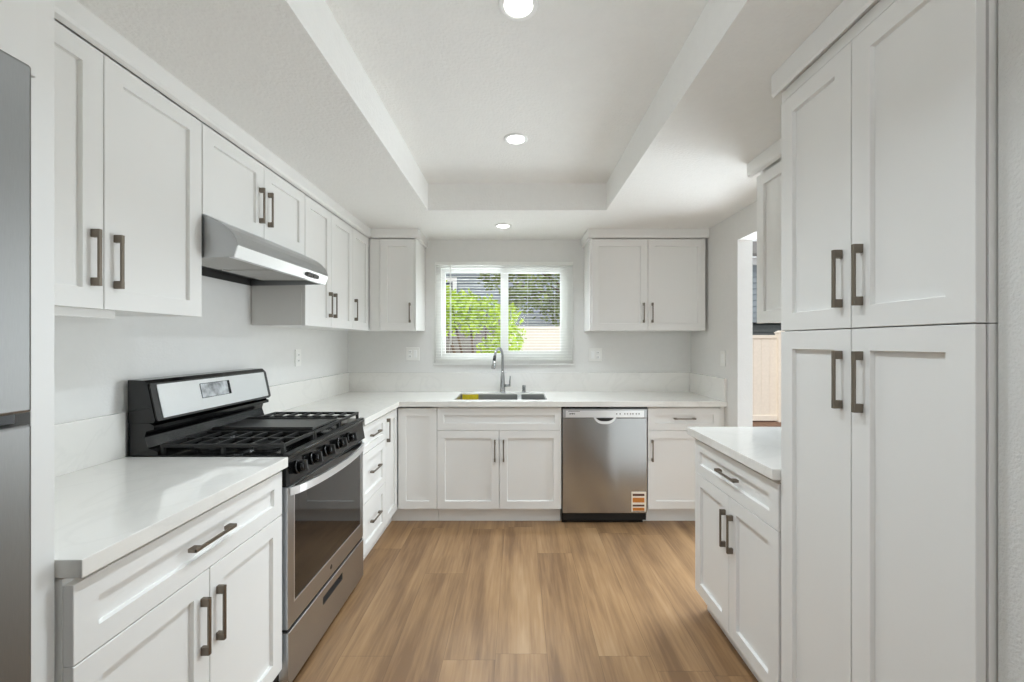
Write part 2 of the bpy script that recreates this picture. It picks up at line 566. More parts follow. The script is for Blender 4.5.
def carcass(root, side, plane, u0, u1, v0, v1, depth, top=True, name='carcass', q=-.0215):
    t = .018
    b_ = MB()
    u0 += .001; u1 -= .001
    fbox(b_, side, plane, u0, u0 + t, v0, v1, q, -depth)
    fbox(b_, side, plane, u1 - t, u1, v0, v1, q, -depth)
    fbox(b_, side, plane, u0 + t, u1 - t, v0, v0 + t, q, -depth)
    fbox(b_, side, plane, u0 + t, u1 - t, v0 + t, v1, -depth + .006, -depth)
    if top:
        fbox(b_, side, plane, u0 + t, u1 - t, v1 - t, v1, q, -depth + .006)
    return b_.build(name, M['cab'], root)


def toe(root, side, plane, u0, u1, rec=.062, h=.112):
    b_ = MB()
    fbox(b_, side, plane, u0 + .001, u1 - .001, 0.0, h, -rec, -rec - .016)
    return b_.build('toe_kick', M['cab'], root)


def base_pt(side, plane, u0, u1, z, depth):
    p = face_point(side, plane, (u0 + u1) / 2, z, -depth / 2)
    return p


ZD0, ZD1, ZS = 0.112, 0.8625, 0.697        # base fronts: bottom, top, split under the drawer
ZBT = 0.874                                # carcass top under the worktop
XBL, XBR, YBF = -0.89, 0.896, 3.039         # front planes of the base runs
DBL, DBR, DBB = -XL + XBL - .002, XR - XBR - .002, YB - YBF - .002

# --- left run, near cabinet
u0, u1 = .820, 1.552
r0 = thing('base_cabinet', 'white shaker base cabinet beside the fridge, one wide drawer over two doors', 'cabinet', base_pt('L', XBL, u0, u1, 0, DBL), 'base cabinets')
carcass(r0, 'L', XBL, u0, u1, ZD0, ZBT, DBL)
mid = (u0 + u1) / 2
front(r0, 'L', XBL, 'drawer', u0, u1, ZS, ZD1, ('h', mid, .785), .05)
front(r0, 'L', XBL, 'door', u0, mid, ZD0, ZS, ('v', mid - .03, .548))
front(r0, 'L', XBL, 'door', mid, u1, ZD0, ZS, ('v', mid + .03, .548))
toe(r0, 'L', XBL, u0, u1)

# --- left run, drawer bank between range and corner
u0, u1 = 2.348, 2.758
r0 = thing('drawer_cabinet', 'narrow white base cabinet with three stacked drawers, right of the range', 'cabinet', base_pt('L', XBL, u0, u1, 0, DBL), 'base cabinets')
carcass(r0, 'L', XBL, u0, u1, ZD0, ZBT, DBL)
mid = (u0 + u1) / 2
front(r0, 'L', XBL, 'drawer', u0, u1, .697, ZD1, ('h', mid, .785), .042)
front(r0, 'L', XBL, 'drawer', u0, u1, .406, .697, ('h', mid, .565), .05)
front(r0, 'L', XBL, 'drawer', u0, u1, ZD0, .406, ('h', mid, .265), .05)
toe(r0, 'L', XBL, u0, u1)

# --- corner cabinet: door on the left run, panel door on the window run
r0 = thing('corner_cabinet', 'white corner base cabinet with two doors meeting at the inside corner', 'cabinet', ((XL + XBL) / 2, YB - .3, 0), 'base cabinets')
b_ = MB()
t = .018
b_.box(XL + .003, XBL - .0215, 2.76, 2.76 + t, ZD0, ZBT).box(XL + .003, XL + .009, 2.76 + t, YB - .003, ZD0, ZBT)
b_.box(XL + .009, -.598, YB - .009, YB - .003, ZD0, ZBT).box(-.598 - t, -.598, YBF + .0215, YB - .009, ZD0, ZBT)
b_.box(XL + .009, XBL - .0215, 2.76 + t, YB - .009, ZD0, ZD0 + t).box(XBL - .0215, -.598 - t, YBF + .0215, YB - .009, ZD0, ZD0 + t)
b_.build('carcass', M['cab'], r0)
front(r0, 'L', XBL, 'door', 2.758, 3.036, ZD0, ZD1, ('v', 2.758 + .035, .75))
front(r0, 'B', YBF, 'door', XBL + .004, -.597, ZD0, ZD1)
b_ = MB()
b_.box(XBL - .062, XBL - .078, 2.76, YBF + .078, 0, ZD0).box(XBL - .078, -.598, YBF + .062, YBF + .078, 0, ZD0)
b_.build('toe_kick', M['cab'], r0)

# --- sink base
u0, u1 = -.597, .326
r0 = thing('sink_cabinet', 'wide white sink base cabinet under the window, blank panel over two doors', 'cabinet', base_pt('B', YBF, u0, u1, 0, DBB), 'base cabinets')
carcass(r0, 'B', YBF, u0, u1, ZD0, ZBT, DBB, top=False)
mid = (u0 + u1) / 2
fbox(MB(), 'B', YBF, u0 + .02, u1 - .02, .80, ZBT, -.022, -.04).build('front_rail', M['cab'], r0)
front(r0, 'B', YBF, 'false_drawer', u0, u1, ZS, ZD1, None, .05)
front(r0, 'B', YBF, 'door', u0, mid, ZD0, ZS, ('v', mid - .032, .548))
front(r0, 'B', YBF, 'door', mid, u1, ZD0, ZS, ('v', mid + .032, .548))
toe(r0, 'B', YBF, u0, u1)

# --- right of the dishwasher
u0, u1 = .966, 1.506
r0 = thing('base_cabinet', 'bright white base cabinet right of the dishwasher, one drawer over one door', 'cabinet', base_pt('B', YBF, u0, u1, 0, DBB), 'base cabinets')
carcass(r0, 'B', YBF, u0, u1, ZD0, ZBT, DBB)
front(r0, 'B', YBF, 'drawer', u0, u1, ZS, ZD1, ('h', (u0 + u1) / 2, .785), .05)
front(r0, 'B', YBF, 'door', u0, u1, ZD0, ZS, ('v', u0 + .032, .548))
toe(r0, 'B', YBF, u0, u1)
fbox(MB(), 'B', YBF, u1, XR - .002, 0, ZBT, -.012, -.03).build('filler_strip', M['cab'], r0)

# --- right run
u0, u1 = 1.408, 2.07
r0 = thing('base_cabinet', 'white base cabinet under the short worktop against the pantry, drawer over two doors', 'cabinet', base_pt('R', XBR, u0, u1, 0, DBR), 'base cabinets')
carcass(r0, 'R', XBR, u0, u1, ZD0 - .008, ZBT, DBR)
mid = (u0 + u1) / 2
front(r0, 'R', XBR, 'drawer', u0, u1, ZS, ZD1, ('h', mid, .785), .05)
front(r0, 'R', XBR, 'door', u0, mid, ZD0 - .008, ZS, ('v', mid - .03, .548))
front(r0, 'R', XBR, 'door', mid, u1, ZD0 - .008, ZS, ('v', mid + .03, .548))
toe(r0, 'R', XBR, u0, u1)

# --- uppers
ZU0, ZU1 = 1.443, 2.186
XUL, YUB, XUR = -1.2, 3.31, 1.21
DUL, DUB, DUR = -XL + XUL - .002, YB - YUB - .002, XR - XUR - .002
ZCT = 2.215


def upper(label, side, plane, depth, u0, u1, doors, z0=ZU0, z1=ZU1, ln=.16, hz=None, zc=None):
    r0 = thing('wall_cabinet', label, 'cabinet', base_pt(side, plane, u0, u1, z0, depth), 'wall cabinets')
    carcass(r0, side, plane, u0, u1, z0 + .004, ZCT if zc is None else zc, depth)
    for a, c, hu in doors:
        front(r0, side, plane, 'door', a, c, z0, z1, ('v', hu, (z0 + .065 + ln / 2) if hz is None else hz) if hu is not None else None, ln=ln)
    return r0


r0 = upper('white two-door wall cabinet over the worktop beside the fridge', 'L', XUL, DUL, .820, 1.560, [(.820, 1.19, 1.157), (1.19, 1.560, 1.223)])
b_ = MB()
b_.box(XUL - .045, XUL - .027, .822, 1.25, ZU0 - .022, ZU0 + .003)
b_.build('light_rail', M['cab'], r0)
upper('short white two-door wall cabinet directly above the steel range hood', 'L', XUL, DUL, 1.562, 2.315, [(1.562, 1.942, 1.909), (1.942, 2.315, 1.975)], 1.838, ZU1, .165)
r0 = upper('white two-door wall cabinet just right of the range hood', 'L', XUL, DUL, 2.317, 2.987, [(2.317, 2.644, 2.611), (2.644, 2.987, 2.677)])
r0 = upper('narrow white one-door wall cabinet on the range wall, nearest the corner', 'L', XUL, DUL, 2.989, 3.640, [(2.989, 3.306, 3.022)])
r0 = upper('white one-door wall cabinet left of the sink window', 'B', YUB, DUB, XUL + .001, -.82, [(-1.112, -.835, -.868)])
b_ = MB()
fbox(b_, 'B', YUB, XUL + .003, -1.114, ZU0, ZU1, -.004, -.0212)
b_.build('filler_strip', M['cab'], r0)
b_ = MB()
fbox(b_, 'B', YUB, -.833, -.82, ZU0, ZU1, -.004, -.0212)
b_.build('filler_strip', M['cab'], r0)
upper('white two-door wall cabinet right of the sink window', 'B', YUB, DUB, .588, 1.52, [(.600, 1.0535, 1.017), (1.0535, 1.518, 1.087)])
upper('white wall cabinet hung beside the pantry above the short worktop', 'R', XUR, DUR, 1.408, 2.076, [(1.408, 1.742, 1.709), (1.742, 2.076, 1.775)])

# --- crown mouldings under the ceiling (one trim run each)
def crown(pts, name):
    return struct(pts.build(name, M['cab']))


def crown_prof(x, s_):
    """outline across a crown: x is the outer face, s_ points from room into the wall"""
    return [(x, ZC - .0005), (x, 2.206), (x + s_ * .006, 2.196), (x + s_ * .022, 2.190), (x + s_ * .05, 2.2165), (x + s_ * .05, ZC - .0005)]


crown(MB().prism(crown_prof(XUL + .022, -1), .817, YUB - .001, 'y'), 'trim_2')
bm = MB()
bm.prism(crown_prof(YUB - .022, 1), XUL + .024, -.796, 'x')
bm.box(-.82, -.796, YUB + .03, YB - .001, 2.19, ZC - .0005)
crown(bm, 'trim_3')
bm = MB()
bm.prism(crown_prof(YUB - .022, 1), .566, XR - .002, 'x')
bm.box(.566, .586, YUB + .03, YB - .001, 2.19, ZC - .0005)
crown(bm, 'trim_4')
bm = MB()
bm.prism(crown_prof(XUR - .035, 1), 1.384, 2.10, 'y')
crown(bm, 'trim_5')

# --- pantry
XP = 0.900
u0, u1, um = .804, 1.402, 1.106
ZP = 1.386
r0 = thing('pantry_cabinet', 'tall white pantry cabinet with four shaker doors at the right edge', 'cabinet', base_pt('R', XP, u0, u1, 0, XR - XP), None)
carcass(r0, 'R', XP, u0, u1, .10, ZP - .001, XR - XP - .002, name='lower_carcass', q=-.026)
carcass(r0, 'R', XP, u0, u1, ZP + .001, 2.20, XR - XP - .002, name='upper_carcass', q=-.026)
front(r0, 'R', XP, 'door', um, u1, .10, ZP, ('v', um + .034, 1.245))
front(r0, 'R', XP, 'door', u0, um, .10, ZP, ('v', um - .034, 1.245))
front(r0, 'R', XP, 'door', um, u1, ZP, 2.163, ('v', um + .034, 1.525))
front(r0, 'R', XP, 'door', u0, um, ZP, 2.163, ('v', um - .034, 1.525))
fbox(MB(), 'R', XP, u0 + .001, u1 - .001, 2.165, 2.20, -.003, -.022).build('top_rail', M['cab'], r0)
toe(r0, 'R', XP, u0, u1, h=.099)
bm = MB()
bm.prism([(XP - .03, ZC - .0005), (XP - .03, 2.194), (XP - .024, 2.186), (XP + .003, 2.204), (XP + .02, 2.206), (XP + .02, ZC - .0005)], .801, u1 + .003, 'y')
crown(bm, 'trim_6')

# ------------------------------------------------------------------ worktops with their upstands
ZW0, ZW1, ZBS = .876, .914, 1.082
XW = -.87
bm = MB().box(XL + .001, XW, .819, 1.556, ZW0, ZW1, .002)
r0 = tag(bm.build('worktop', M['quartz']), 'polished white worktop slab between the fridge panel and the range', 'worktop', 'worktops')
MB().box(XL + .001, XL + .02, .819, 1.556, ZW1, ZBS, .0015).build('backsplash', M['quartz'], r0)

SX0, SX1, SY0, SY1 = -.482, .225, 3.115, 3.49
bm = MB()
YW = 3.012
bm.slab([XL + .001, XW, SX0, SX1, XR - .002], [2.336, YW, SY0, SY1, YB - .001],
        lambda i, j: (j == 0 and i == 0) or (j > 0 and not (i == 2 and j == 2)), ZW0, ZW1)
r0 = tag(bm.build('worktop', M['quartz']), 'long white corner worktop running under the window with the sink cut in', 'worktop', 'worktops')
bm = MB()
bm.box(XL + .001, XL + .02, 2.336, YB - .022, ZW1, ZBS)
bm.build('backsplash', M['quartz'], r0)
MB().box(XL + .001, XR - .002, YB - .021, YB - .001, ZW1, ZBS).build('backsplash', M['quartz'], r0)
MB().box(XR - .021, XR - .002, YW + .004, YB - .0215, ZW1, ZBS, .001).build('backsplash', M['quartz'], r0)

bm = MB().box(.874, XR - .002, 1.405, 2.113, ZW0, ZW1, .002)
tag(bm.build('worktop', M['quartz']), 'short white worktop jutting from the right wall beside the pantry', 'worktop', 'worktops')

# ------------------------------------------------------------------ sink, tap and what stands by it
r0 = thing('kitchen_sink', 'stainless double bowl sink set under the worktop below the window', 'sink', ((SX0 + SX1) / 2, (SY0 + SY1) / 2, ZW0 - .2), None)
SD = .045


def basin(x0, x1, y0, y1, dep):
    b_ = MB()
    t = .004
    z0, z1 = ZW0 - dep, ZW1 - .007
    b_.box(x0, x1, y0, y1, z0, z0 + t).box(x0, x0 + t, y0, y1, z0, z1).box(x1 - t, x1, y0, y1, z0, z1)
    b_.box(x0 + t, x1 - t, y0, y0 + t, z0, z1).box(x0 + t, x1 - t, y1 - t, y1, z0, z1)
    o = b_.build('basin', M['sinksteel'], r0)
    cx, cy = (x0 + x1) / 2, (y0 + y1) / 2
    MB().lathe((cx, cy, z0 + t), [(0, .004), (.03, .004), (.045, .001), (.045, 0)], 24).build('drain', M['chrome'], o)


basin(SX0 + .0008, .0, SY0 + .0008, SY1 - .0008, .20)
basin(.03, SX1 - .0008, SY0 + .0008, SY1 - .0008, .17)
MB().box(0.0005, .0295, SY0 + .001, SY1 - .001, ZW0 - .03, ZW1 - .012, .003).build('divider', M['steel_bright'], r0)
# yellow cloth pad standing against the back of the left bowl
bm = MB().prism([(SY1 - .03, ZW0 - .1955), (SY1 - .018, ZW0 - .1955), (SY1 - .0055, ZW1 - .008), (SY1 - .012, ZW1 - .006)], SX0 + .015, SX0 + .15, 'x')
tag(bm.build('cleaning_pad', M['yellow']), 'yellow pad standing in the left bowl of the sink', 'sponge')

fx_, fy_ = -.129, 3.55
r0 = thing('kitchen_faucet', 'brushed nickel gooseneck pull-down faucet behind the sink', 'faucet', (fx_, fy_, ZW1), None)
MB().lathe((fx_, fy_, ZW1), [(0, 0), (.027, 0), (.027, .006), (.023, .012), (.021, .07), (.018, .14), (.0125, .19), (0, .19)], 24).build('body', M['chrome'], r0, True)
pts = []
for i in range(5):
    pts.append((fx_, fy_, ZW1 + .16 + .035 * i))
cz, R = ZW1 + .30, .085
dx, dy = -.35, -.94
for i in range(1, 15):
    a = PI * i / 14 * .93
    d = R - R * math.cos(a)
    pts.append((fx_ + dx * d, fy_ + dy * d, cz + R * math.sin(a)))
MB().tube(pts, .0115, 14).build('spout', M['chrome'], r0)
e = Vector(pts[-1]); dn = (Vector(pts[-1]) - Vector(pts[-2])).normalized()
MB().tube([e, e + dn * .04], .0135, 14).build('hose_collar', M['dkgrey'], r0)
MB().tube([e + dn * .038, e + dn * .06, e + dn * .10, e + dn * .106], [.0135, .0145, .0175, .016], 16).build('spray_head', M['chrome'], r0)
o = MB().tube([(fx_ + .015, fy_, ZW1 + .062), (fx_ + .068, fy_, ZW1 + .062)], [.011, .011], 14).build('lever_hub', M['chrome'], r0)
MB().tube([(fx_ + .062, fy_, ZW1 + .055), (fx_ + .063, fy_ - .004, ZW1 + .10), (fx_ + .066, fy_ - .008, ZW1 + .145)], [.007, .006, .005], 10).build('lever', M['chrome'], r0)

r0 = thing('air_gap', 'small brushed nickel air gap cap right of the faucet', 'air gap', (.056, 3.56, ZW1), None)
MB().lathe((.056, 3.56, ZW1), [(0, 0), (.022, 0), (.022, .004), (.0165, .008), (.0165, .058), (.013, .064), (0, .064)], 24).build('cap', M['chrome'], r0, False)
MB().box(.053, .059, 3.5425, 3.546, ZW1 + .02, ZW1 + .05).build('vent_slot', M['gap'], r0)


# ------------------------------------------------------------------ outlets and switches
def wallplate(side, plane, u, v, gangs, kind, label, name, cat):
    r0 = thing(name, label, cat, face_point(side, plane, u, v, 0), None)
    wd = .036 + .046 * (gangs - 1) / 2
    b_ = MB(); fbox(b_, side, plane, u - wd, u + wd, v - .058, v + .058, .0005, .006, .002); b_.build('cover_plate', M['plate'], r0)
    for g in range(gangs):
        uu = u + (g - (gangs - 1) / 2) * .046
        k = kind[g]
        if k == 's':
            b_ = MB(); fbox(b_, side, plane, uu - .015, uu + .015, v - .033, v + .033, .004, .009, .0015); b_.build('rocker', M['white'], r0)
        else:
            for s_ in (-1, 1):
                b_ = MB(); fbox(b_, side, plane, uu - .014, uu + .014, v + s_ * .02 - .013, v + s_ * .02 + .013, .004, .0075, .002); o = b_.build('socket', M['white'], r0)
                b_ = MB()
                fbox(b_, side, plane, uu - .0075, uu - .0045, v + s_ * .02 - .005, v + s_ * .02 + .006, .007, .0082)
                fbox(b_, side, plane, uu + .0045, uu + .0075, v + s_ * .02 - .005, v + s_ * .02 + .006, .007, .0082)
                b_.build('slots', M['slot'], o)


wallplate('L', XL, 2.81, 1.243, 1, 'o', 'white outlet plate on the range wall near the corner', 'wall_outlet', 'outlet')
wallplate('B', YB, -.93, 1.246, 2, 'os', 'white two-gang plate on the wall left of the window', 'wall_outlet', 'outlet')
wallplate('B', YB, .69, 1.238, 2, 'so', 'white two-gang plate on the wall right of the window', 'wall_outlet', 'outlet')
wallplate('R', XR, 3.07, 1.228, 1, 's', 'white light switch on the wall beside the open doorway', 'light_switch', 'switch')


# ------------------------------------------------------------------ downlights
def downlight(x, y, z, label, watts):
    r0 = thing('ceiling_downlight', label, 'ceiling light', (x, y, z), 'recessed ceiling lights')
    MB().lathe((x, y, z), [(.045, -.002), (.05, -.006), (.062, -.005), (.066, -.0005), (.045, -.0005)], 40).build('trim_ring', M['white'], r0, True)
    MB().lathe((x, y, z), [(0, -.0035), (.046, -.0035), (.046, -.001), (0, -.001)], 40).build('lens', M['lens'], r0)
    l = lamp('downlight_glow', 'AREA', (x, y, z - .012), (x, y, 0), watts, .09, None, (.82, .92, 1.0), 'DISK', math.radians(125))
    l.parent = r0
    l.location = (0, 0, -.012)


downlight(0.003, 1.336, ZT, 'round recessed downlight in the raised ceiling, nearest the viewer', 5.2)
downlight(-.008, 2.216, ZT, 'round recessed downlight in the far half of the raised ceiling', 5.2)
downlight(-.113, 3.21, ZC, 'round recessed downlight in the lower ceiling over the sink', 5.2)
downlight(0.003, .456, ZT, 'round recessed downlight in the raised ceiling behind the viewer', 5.2)

# ------------------------------------------------------------------ refrigerator, its side panel and the cabinet over it
r0 = thing('refrigerator', 'stainless steel refrigerator cropped by the left edge', 'refrigerator', (-1.15, .2, 0), None)
FX, FY0, FY1 = -.80, -.24, .677
MB().box(XL + .03, FX - .075, FY0 + .01, FY1 - .004, .03, 1.79, .004).build('cabinet_body', M['dkgrey'], r0)
d = MB().box(FX - .07, FX, FY0, FY1, 1.233, 1.804, .005).build('door', M['fridge'], r0)
d = MB().box(FX - .07, FX, FY0, FY1, .07, 1.214, .005).build('freezer_drawer', M['fridge'], r0)
MB().box(FX - .07, FX - .028, FY0 + .004, FY1 - .002, 1.2145, 1.2325).build('grip_recess', M['dkgrey'], r0)
MB().box(FX - .03, FX - .006, FY0 + .1, FY1 - .05, 1.219, 1.227, .003).build('grip_bar', M['steel_bright'], r0)
for x in (FX - .12, XL + .1):
    for y in (FY0 + .06, FY1 - .06):
        MB().lathe((x, y, 0), [(0, 0), (.02, 0), (.02, .03), (0, .03)], 14).build('foot', M['dkgrey'], r0)
MB().box(FX - .06, FX - .03, FY0 + .02, FY1 - .02, .012, .066).build('kick_grille', M['dkgrey'], r0)
tag(MB().box(XL + .001, -.9216, .776, .8165, 0, ZC - .002, .001).build('side_panel', M['cab']), 'tall white end panel between the refrigerator and the cabinets', 'panel')
r0 = thing('wall_cabinet', 'deep white cabinet over the refrigerator at the top left', 'cabinet', (-1.2, .3, 1.845), 'wall cabinets')
carcass(r0, 'L', -.905, -.13, .774, 1.85, 2.245, .60)
front(r0, 'L', -.905, 'door', -.13, .329, 1.845, 2.235, ('v', .297, 1.99))
front(r0, 'L', -.905, 'door', .329, .773, 1.845, 2.235, ('v', .361, 1.99))

# ------------------------------------------------------------------ range hood
r0 = thing('range_hood', 'stainless steel under-cabinet range hood with curved top above the range', 'range hood', (-1.28, 1.94, 1.667), None)
HY0, HY1 = 1.566, 2.311
curve = [(-1.2, 1.8345), (-1.165, 1.824), (-1.132, 1.8065), (-1.105, 1.787), (-1.084, 1.763), (-1.072, 1.738), (-1.067, 1.720)]
t = .002
b_ = MB()
outer = [(XL + .004, 1.8345)] + curve
inner = [(p - .004, q - .004) for p, q in reversed(curve)] + [(XL + .004, 1.8305)]
b_.prism(outer + inner, HY0, HY1, 'y')
o = b_.build('canopy', M['steel'], r0)
for p in o.data.polygons:
    p.use_smooth = False
side = [(XL + .004, 1.667), (-1.085, 1.675), (-1.071, 1.720)] + [(p - .0045, q - .0045) for p, q in reversed(curve[:-1])] + [(XL + .004, 1.8300)]
MB().prism(side, HY0, HY0 + t, 'y').build('side_plate', M['steel'], r0)
MB().prism(side, HY1 - t, HY1, 'y').build('side_plate', M['steel'], r0)
MB().prism([(-1.0668, 1.7198), (-1.081, 1.6735), (-1.103, 1.6735), (-1.103, 1.677), (-1.0845, 1.677), (-1.071, 1.7198)], HY0, HY1, 'y').build('front_lip', M['steel_bright'], r0)
MB().box(XL + .004, XL + .007, HY0 + t, HY1 - t, 1.667, 1.828).build('back_plate', M['dkgrey'], r0)
MB().box(XL + .02, -1.12, HY0 + .003, HY1 - .003, 1.7005, 1.706).build('inner_pan', M['dkgrey'], r0)
for a, c in ((HY0 + .03, 1.925), (1.95, HY1 - .05)):
    MB().box(XL + .1, -1.145, a, c, 1.690, 1.700, .002).build('filter', M['mesh'], r0)
MB().lathe((XL + .05, 1.72, 1.7003), [(0, -.03), (.008, -.03), (.01, -.01), (.01, .0), (0, 0)], 14).build('lamp_socket', M['plate'], r0)
# switch pair on the lip
nrm = Vector((.951, 0, -.309)) * -1


def lip(y, k, off):
    a = Vector((-1.0668, y, 1.7198)); bq = Vector((-1.081, y, 1.6735))
    p = a.lerp(bq, k)
    return p + Vector((.956, 0, -.293)) * off


def lip_plate(y0, y1, k0, k1, o0, o1, name, mm):
    b_ = MB()
    vs = []
    n = 14
    for off in (o0, o1):
        for i in range(n):
            a = 2 * PI * i / n
            ca, sa = math.cos(a), math.sin(a)
            sg = lambda v: math.copysign(abs(v) ** .6, v)
            vs.append(b_.bm.verts.new(lip((y0 + y1) / 2 + (y1 - y0) / 2 * sg(ca), (k0 + k1) / 2 + (k1 - k0) / 2 * sg(sa), off)))
    for i in range(n):
        b_.bm.faces.new((vs[i], vs[(i + 1) % n], vs[n + (i + 1) % n], vs[n + i]))
    b_.bm.faces.new(vs[:n]); b_.bm.faces.new(vs[n:])
    return b_.build(name, mm, r0)


lip_plate(2.07, 2.215, .22, .74, .0003, .003, 'switch_plate', M['dkgrey'])
lip_plate(2.085, 2.135, .3, .66, .003, .006, 'rocker', M['black'])
lip_plate(2.15, 2.20, .3, .66, .003, .006, 'rocker', M['black'])

# ------------------------------------------------------------------ gas range
r0 = thing('gas_range', 'stainless gas range with black cooktop, griddle and oven window', 'range', (-1.19, 1.943, 0), None)
RY0, RY1 = 1.562, 2.330
RXB = XL + .022
MB().box(RXB, -.915, RY0 + .004, RY1 - .004, .05, .895, .003).build('body', M['dkgrey'], r0)
b_ = MB()
b_.prism([(RXB + .1, .896), (-.880, .896), (-.872, .902), (-.872, .912), (-.878, .9175), (RXB + .1, .9175)], RY0, RY1, 'y')
cook = b_.build('cooktop', M['black'], r0)
MB().prism([(-.8715, .9165), (-.8715, .921), (-.892, .923), (-.892, .918)], RY0 + .0005, RY1 - .0005, 'y').build('front_trim', M['griddle'], cook)
# control panel, leaning
b_ = MB()
b_.prism([(-.914, .8955), (-.882, .8955), (-.866, .806), (-.914, .806)], RY0 + .002, RY1 - .002, 'y')
panel = b_.build('control_panel', M['black'], r0)
for y in (1.628, 1.750, 1.875, 2.005, 2.125):
    cz_, cx_ = .855, -.873
    ax = Vector((.984, 0, .176))
    c = Vector((cx_, y, cz_))
    o = MB().tube([c, c + ax * .006, c + ax * .008], [.027, .027, .022], 22).build('knob', M['black'], panel)
    MB().tube([c + ax * .008, c + ax * .028, c + ax * .031], [.0195, .0175, .014], 22).build('knob_grip', M['black'], o)
    b2 = MB()
    up = Vector((-.176, 0, .984)); yv = Vector((0, 1, 0))
    e0, e1 = c + ax * .008, c + ax * .040
    vs = []
    for base, hw, hh in ((e0, .006, .024), (e1, .0045, .021)):
        for su, sy in ((-1, -1), (-1, 1), (1, 1), (1, -1)):
            vs.append(b2.bm.verts.new(base + up * hh * su + yv * hw * sy))
    for i in range(4):
        b2.bm.faces.new((vs[i], vs[(i + 1) % 4], vs[4 + (i + 1) % 4], vs[4 + i]))
    b2.bm.faces.new(vs[:4]); b2.bm.faces.new(vs[4:])
    b2.build('knob_pointer', M['dkgrey'], o)
# oven door
RX = -.877
b_ = MB()
dy0, dy1, dz0, dz1 = RY0 + .003, RY1 - .003, .250, .793
gy0, gy1, gz0, gz1 = RY0 + .05, RY1 - .045, .335, .789
b_.box(RX - .036, RX, dy0, gy0, dz0, dz1).box(RX - .036, RX, gy1, dy1, dz0, dz1)
b_.box(RX - .036, RX, gy0, gy1, dz0, gz0).box(RX - .036, RX, gy0, gy1, gz1, dz1)
bmesh.ops.remove_doubles(b_.bm, verts=b_.bm.verts, dist=1e-5)
od = b_.build('oven_door', M['steel'], r0)
MB().box(RX - .034, RX - .001, gy0 + .0005, gy1 - .0005, gz0 + .0005, gz1 - .0005).build('oven_window', M['glassblk'], od)
b_ = MB()
b_.box(RX, RX + .0015, gy0 - .004, gy1 + .004, gz0 - .004, gz0).box(RX, RX + .0015, gy0 - .004, gy0, gz0, gz1)
b_.build('window_bead', M['steel_bright'], od)
b_ = MB()
# bowed handle: flat bar arching out from the door
pts = []
n = 22
for i in range(n + 1):
    k = i / n
    y = dy0 + .012 + (dy1 - dy0 - .024) * k
    q = .004 + .056 * (1 - (2 * k - 1) ** 2) ** .62
    pts.append((RX + q, y))
o_ = [(p, q) for p, q in pts]
i_ = [(max(RX + .0004, p - .012), q) for p, q in reversed(pts)]
b_.prism(o_ + i_, .758, .789, 'z')
b_.build('handle', M['steel_bright'], od)
MB().lathe((RX, 1.93, .292), [(0, .0014), (.009, .0014), (.011, .0003), (0, .0002)], 24, 'x').build('emblem', M['dkgrey'], od)
MB().box(RX - .03, RX - .008, dy0 + .004, dy1 - .004, .793, .806).build('vent_gap', M['gap'], r0)
MB().box(RX - .034, RX - .006, dy0 + .004, dy1 - .004, .238, .250).build('drawer_gap', M['gap'], r0)
# storage drawer with a sunk grip
b_ = MB()
ey0, ey1, ez0, ez1 = 1.845, 2.05, .165, .2
zz0, zz1 = .03, .236
b_.box(RX - .034, RX + .002, dy0, ey0, zz0, zz1).box(RX - .034, RX + .002, ey1, dy1, zz0, zz1)
b_.box(RX - .034, RX + .002, ey0, ey1, zz0, ez0).box(RX - .034, RX + .002, ey0, ey1, ez1, zz1)
bmesh.ops.remove_doubles(b_.bm, verts=b_.bm.verts, dist=1e-5)
dr = b_.build('storage_drawer', M['steel'], r0)
MB().box(RX - .034, RX - .024, ey0 + .0005, ey1 - .0005, ez0 + .0005, ez1 - .0005).build('grip_recess', M['dkgrey'], dr)
MB().box(RX, RX + .0035, dy0, dy1, .2345, .2375, .001).build('top_edge', M['steel_bright'], dr)
for x in (-.95, RXB + .08):
    for y in (RY0 + .05, RY1 - .04):
        MB().lathe((x, y, 0), [(0, 0), (.018, 0), (.018, .006), (.009, .01), (.009, .052), (0, .052)], 16).build('foot', M['black'], r0)
MB().box(-.92, -.93, RY0 + .02, RY1 - .02, .014, .05).build('kick_plate', M['black'], r0)
# backguard: low glossy step and the leaning console above it
b_ = MB()
b_.prism([(RXB, .90), (RXB + .112, .90), (RXB + .112, .93), (RXB + .075, .945), (RXB + .062, .985), (RXB + .068, 1.008), (RXB + .098, 1.016), (RXB + .098, 1.03), (RXB + .08, 1.039), (RXB, 1.04)], RY0 + .002, RY1 - .045, 'y')
bgd = b_.build('backguard', M['black'], r0)
cons = [(RXB, 1.0405), (RXB + .098, 1.0405), (RXB + .104, 1.05), (RXB + .074, 1.19), (RXB + .06, 1.203), (RXB, 1.205)]
b_ = MB()
b_.prism(cons, RY0, RY1 - .04, 'y')
con = b_.build('console', M['black'], r0)
cu = Vector((-.03, 0, .14)).normalized(); cn = Vector((.14, 0, .03)).normalized()
c0 = Vector((RXB + .104, 0, 1.05))


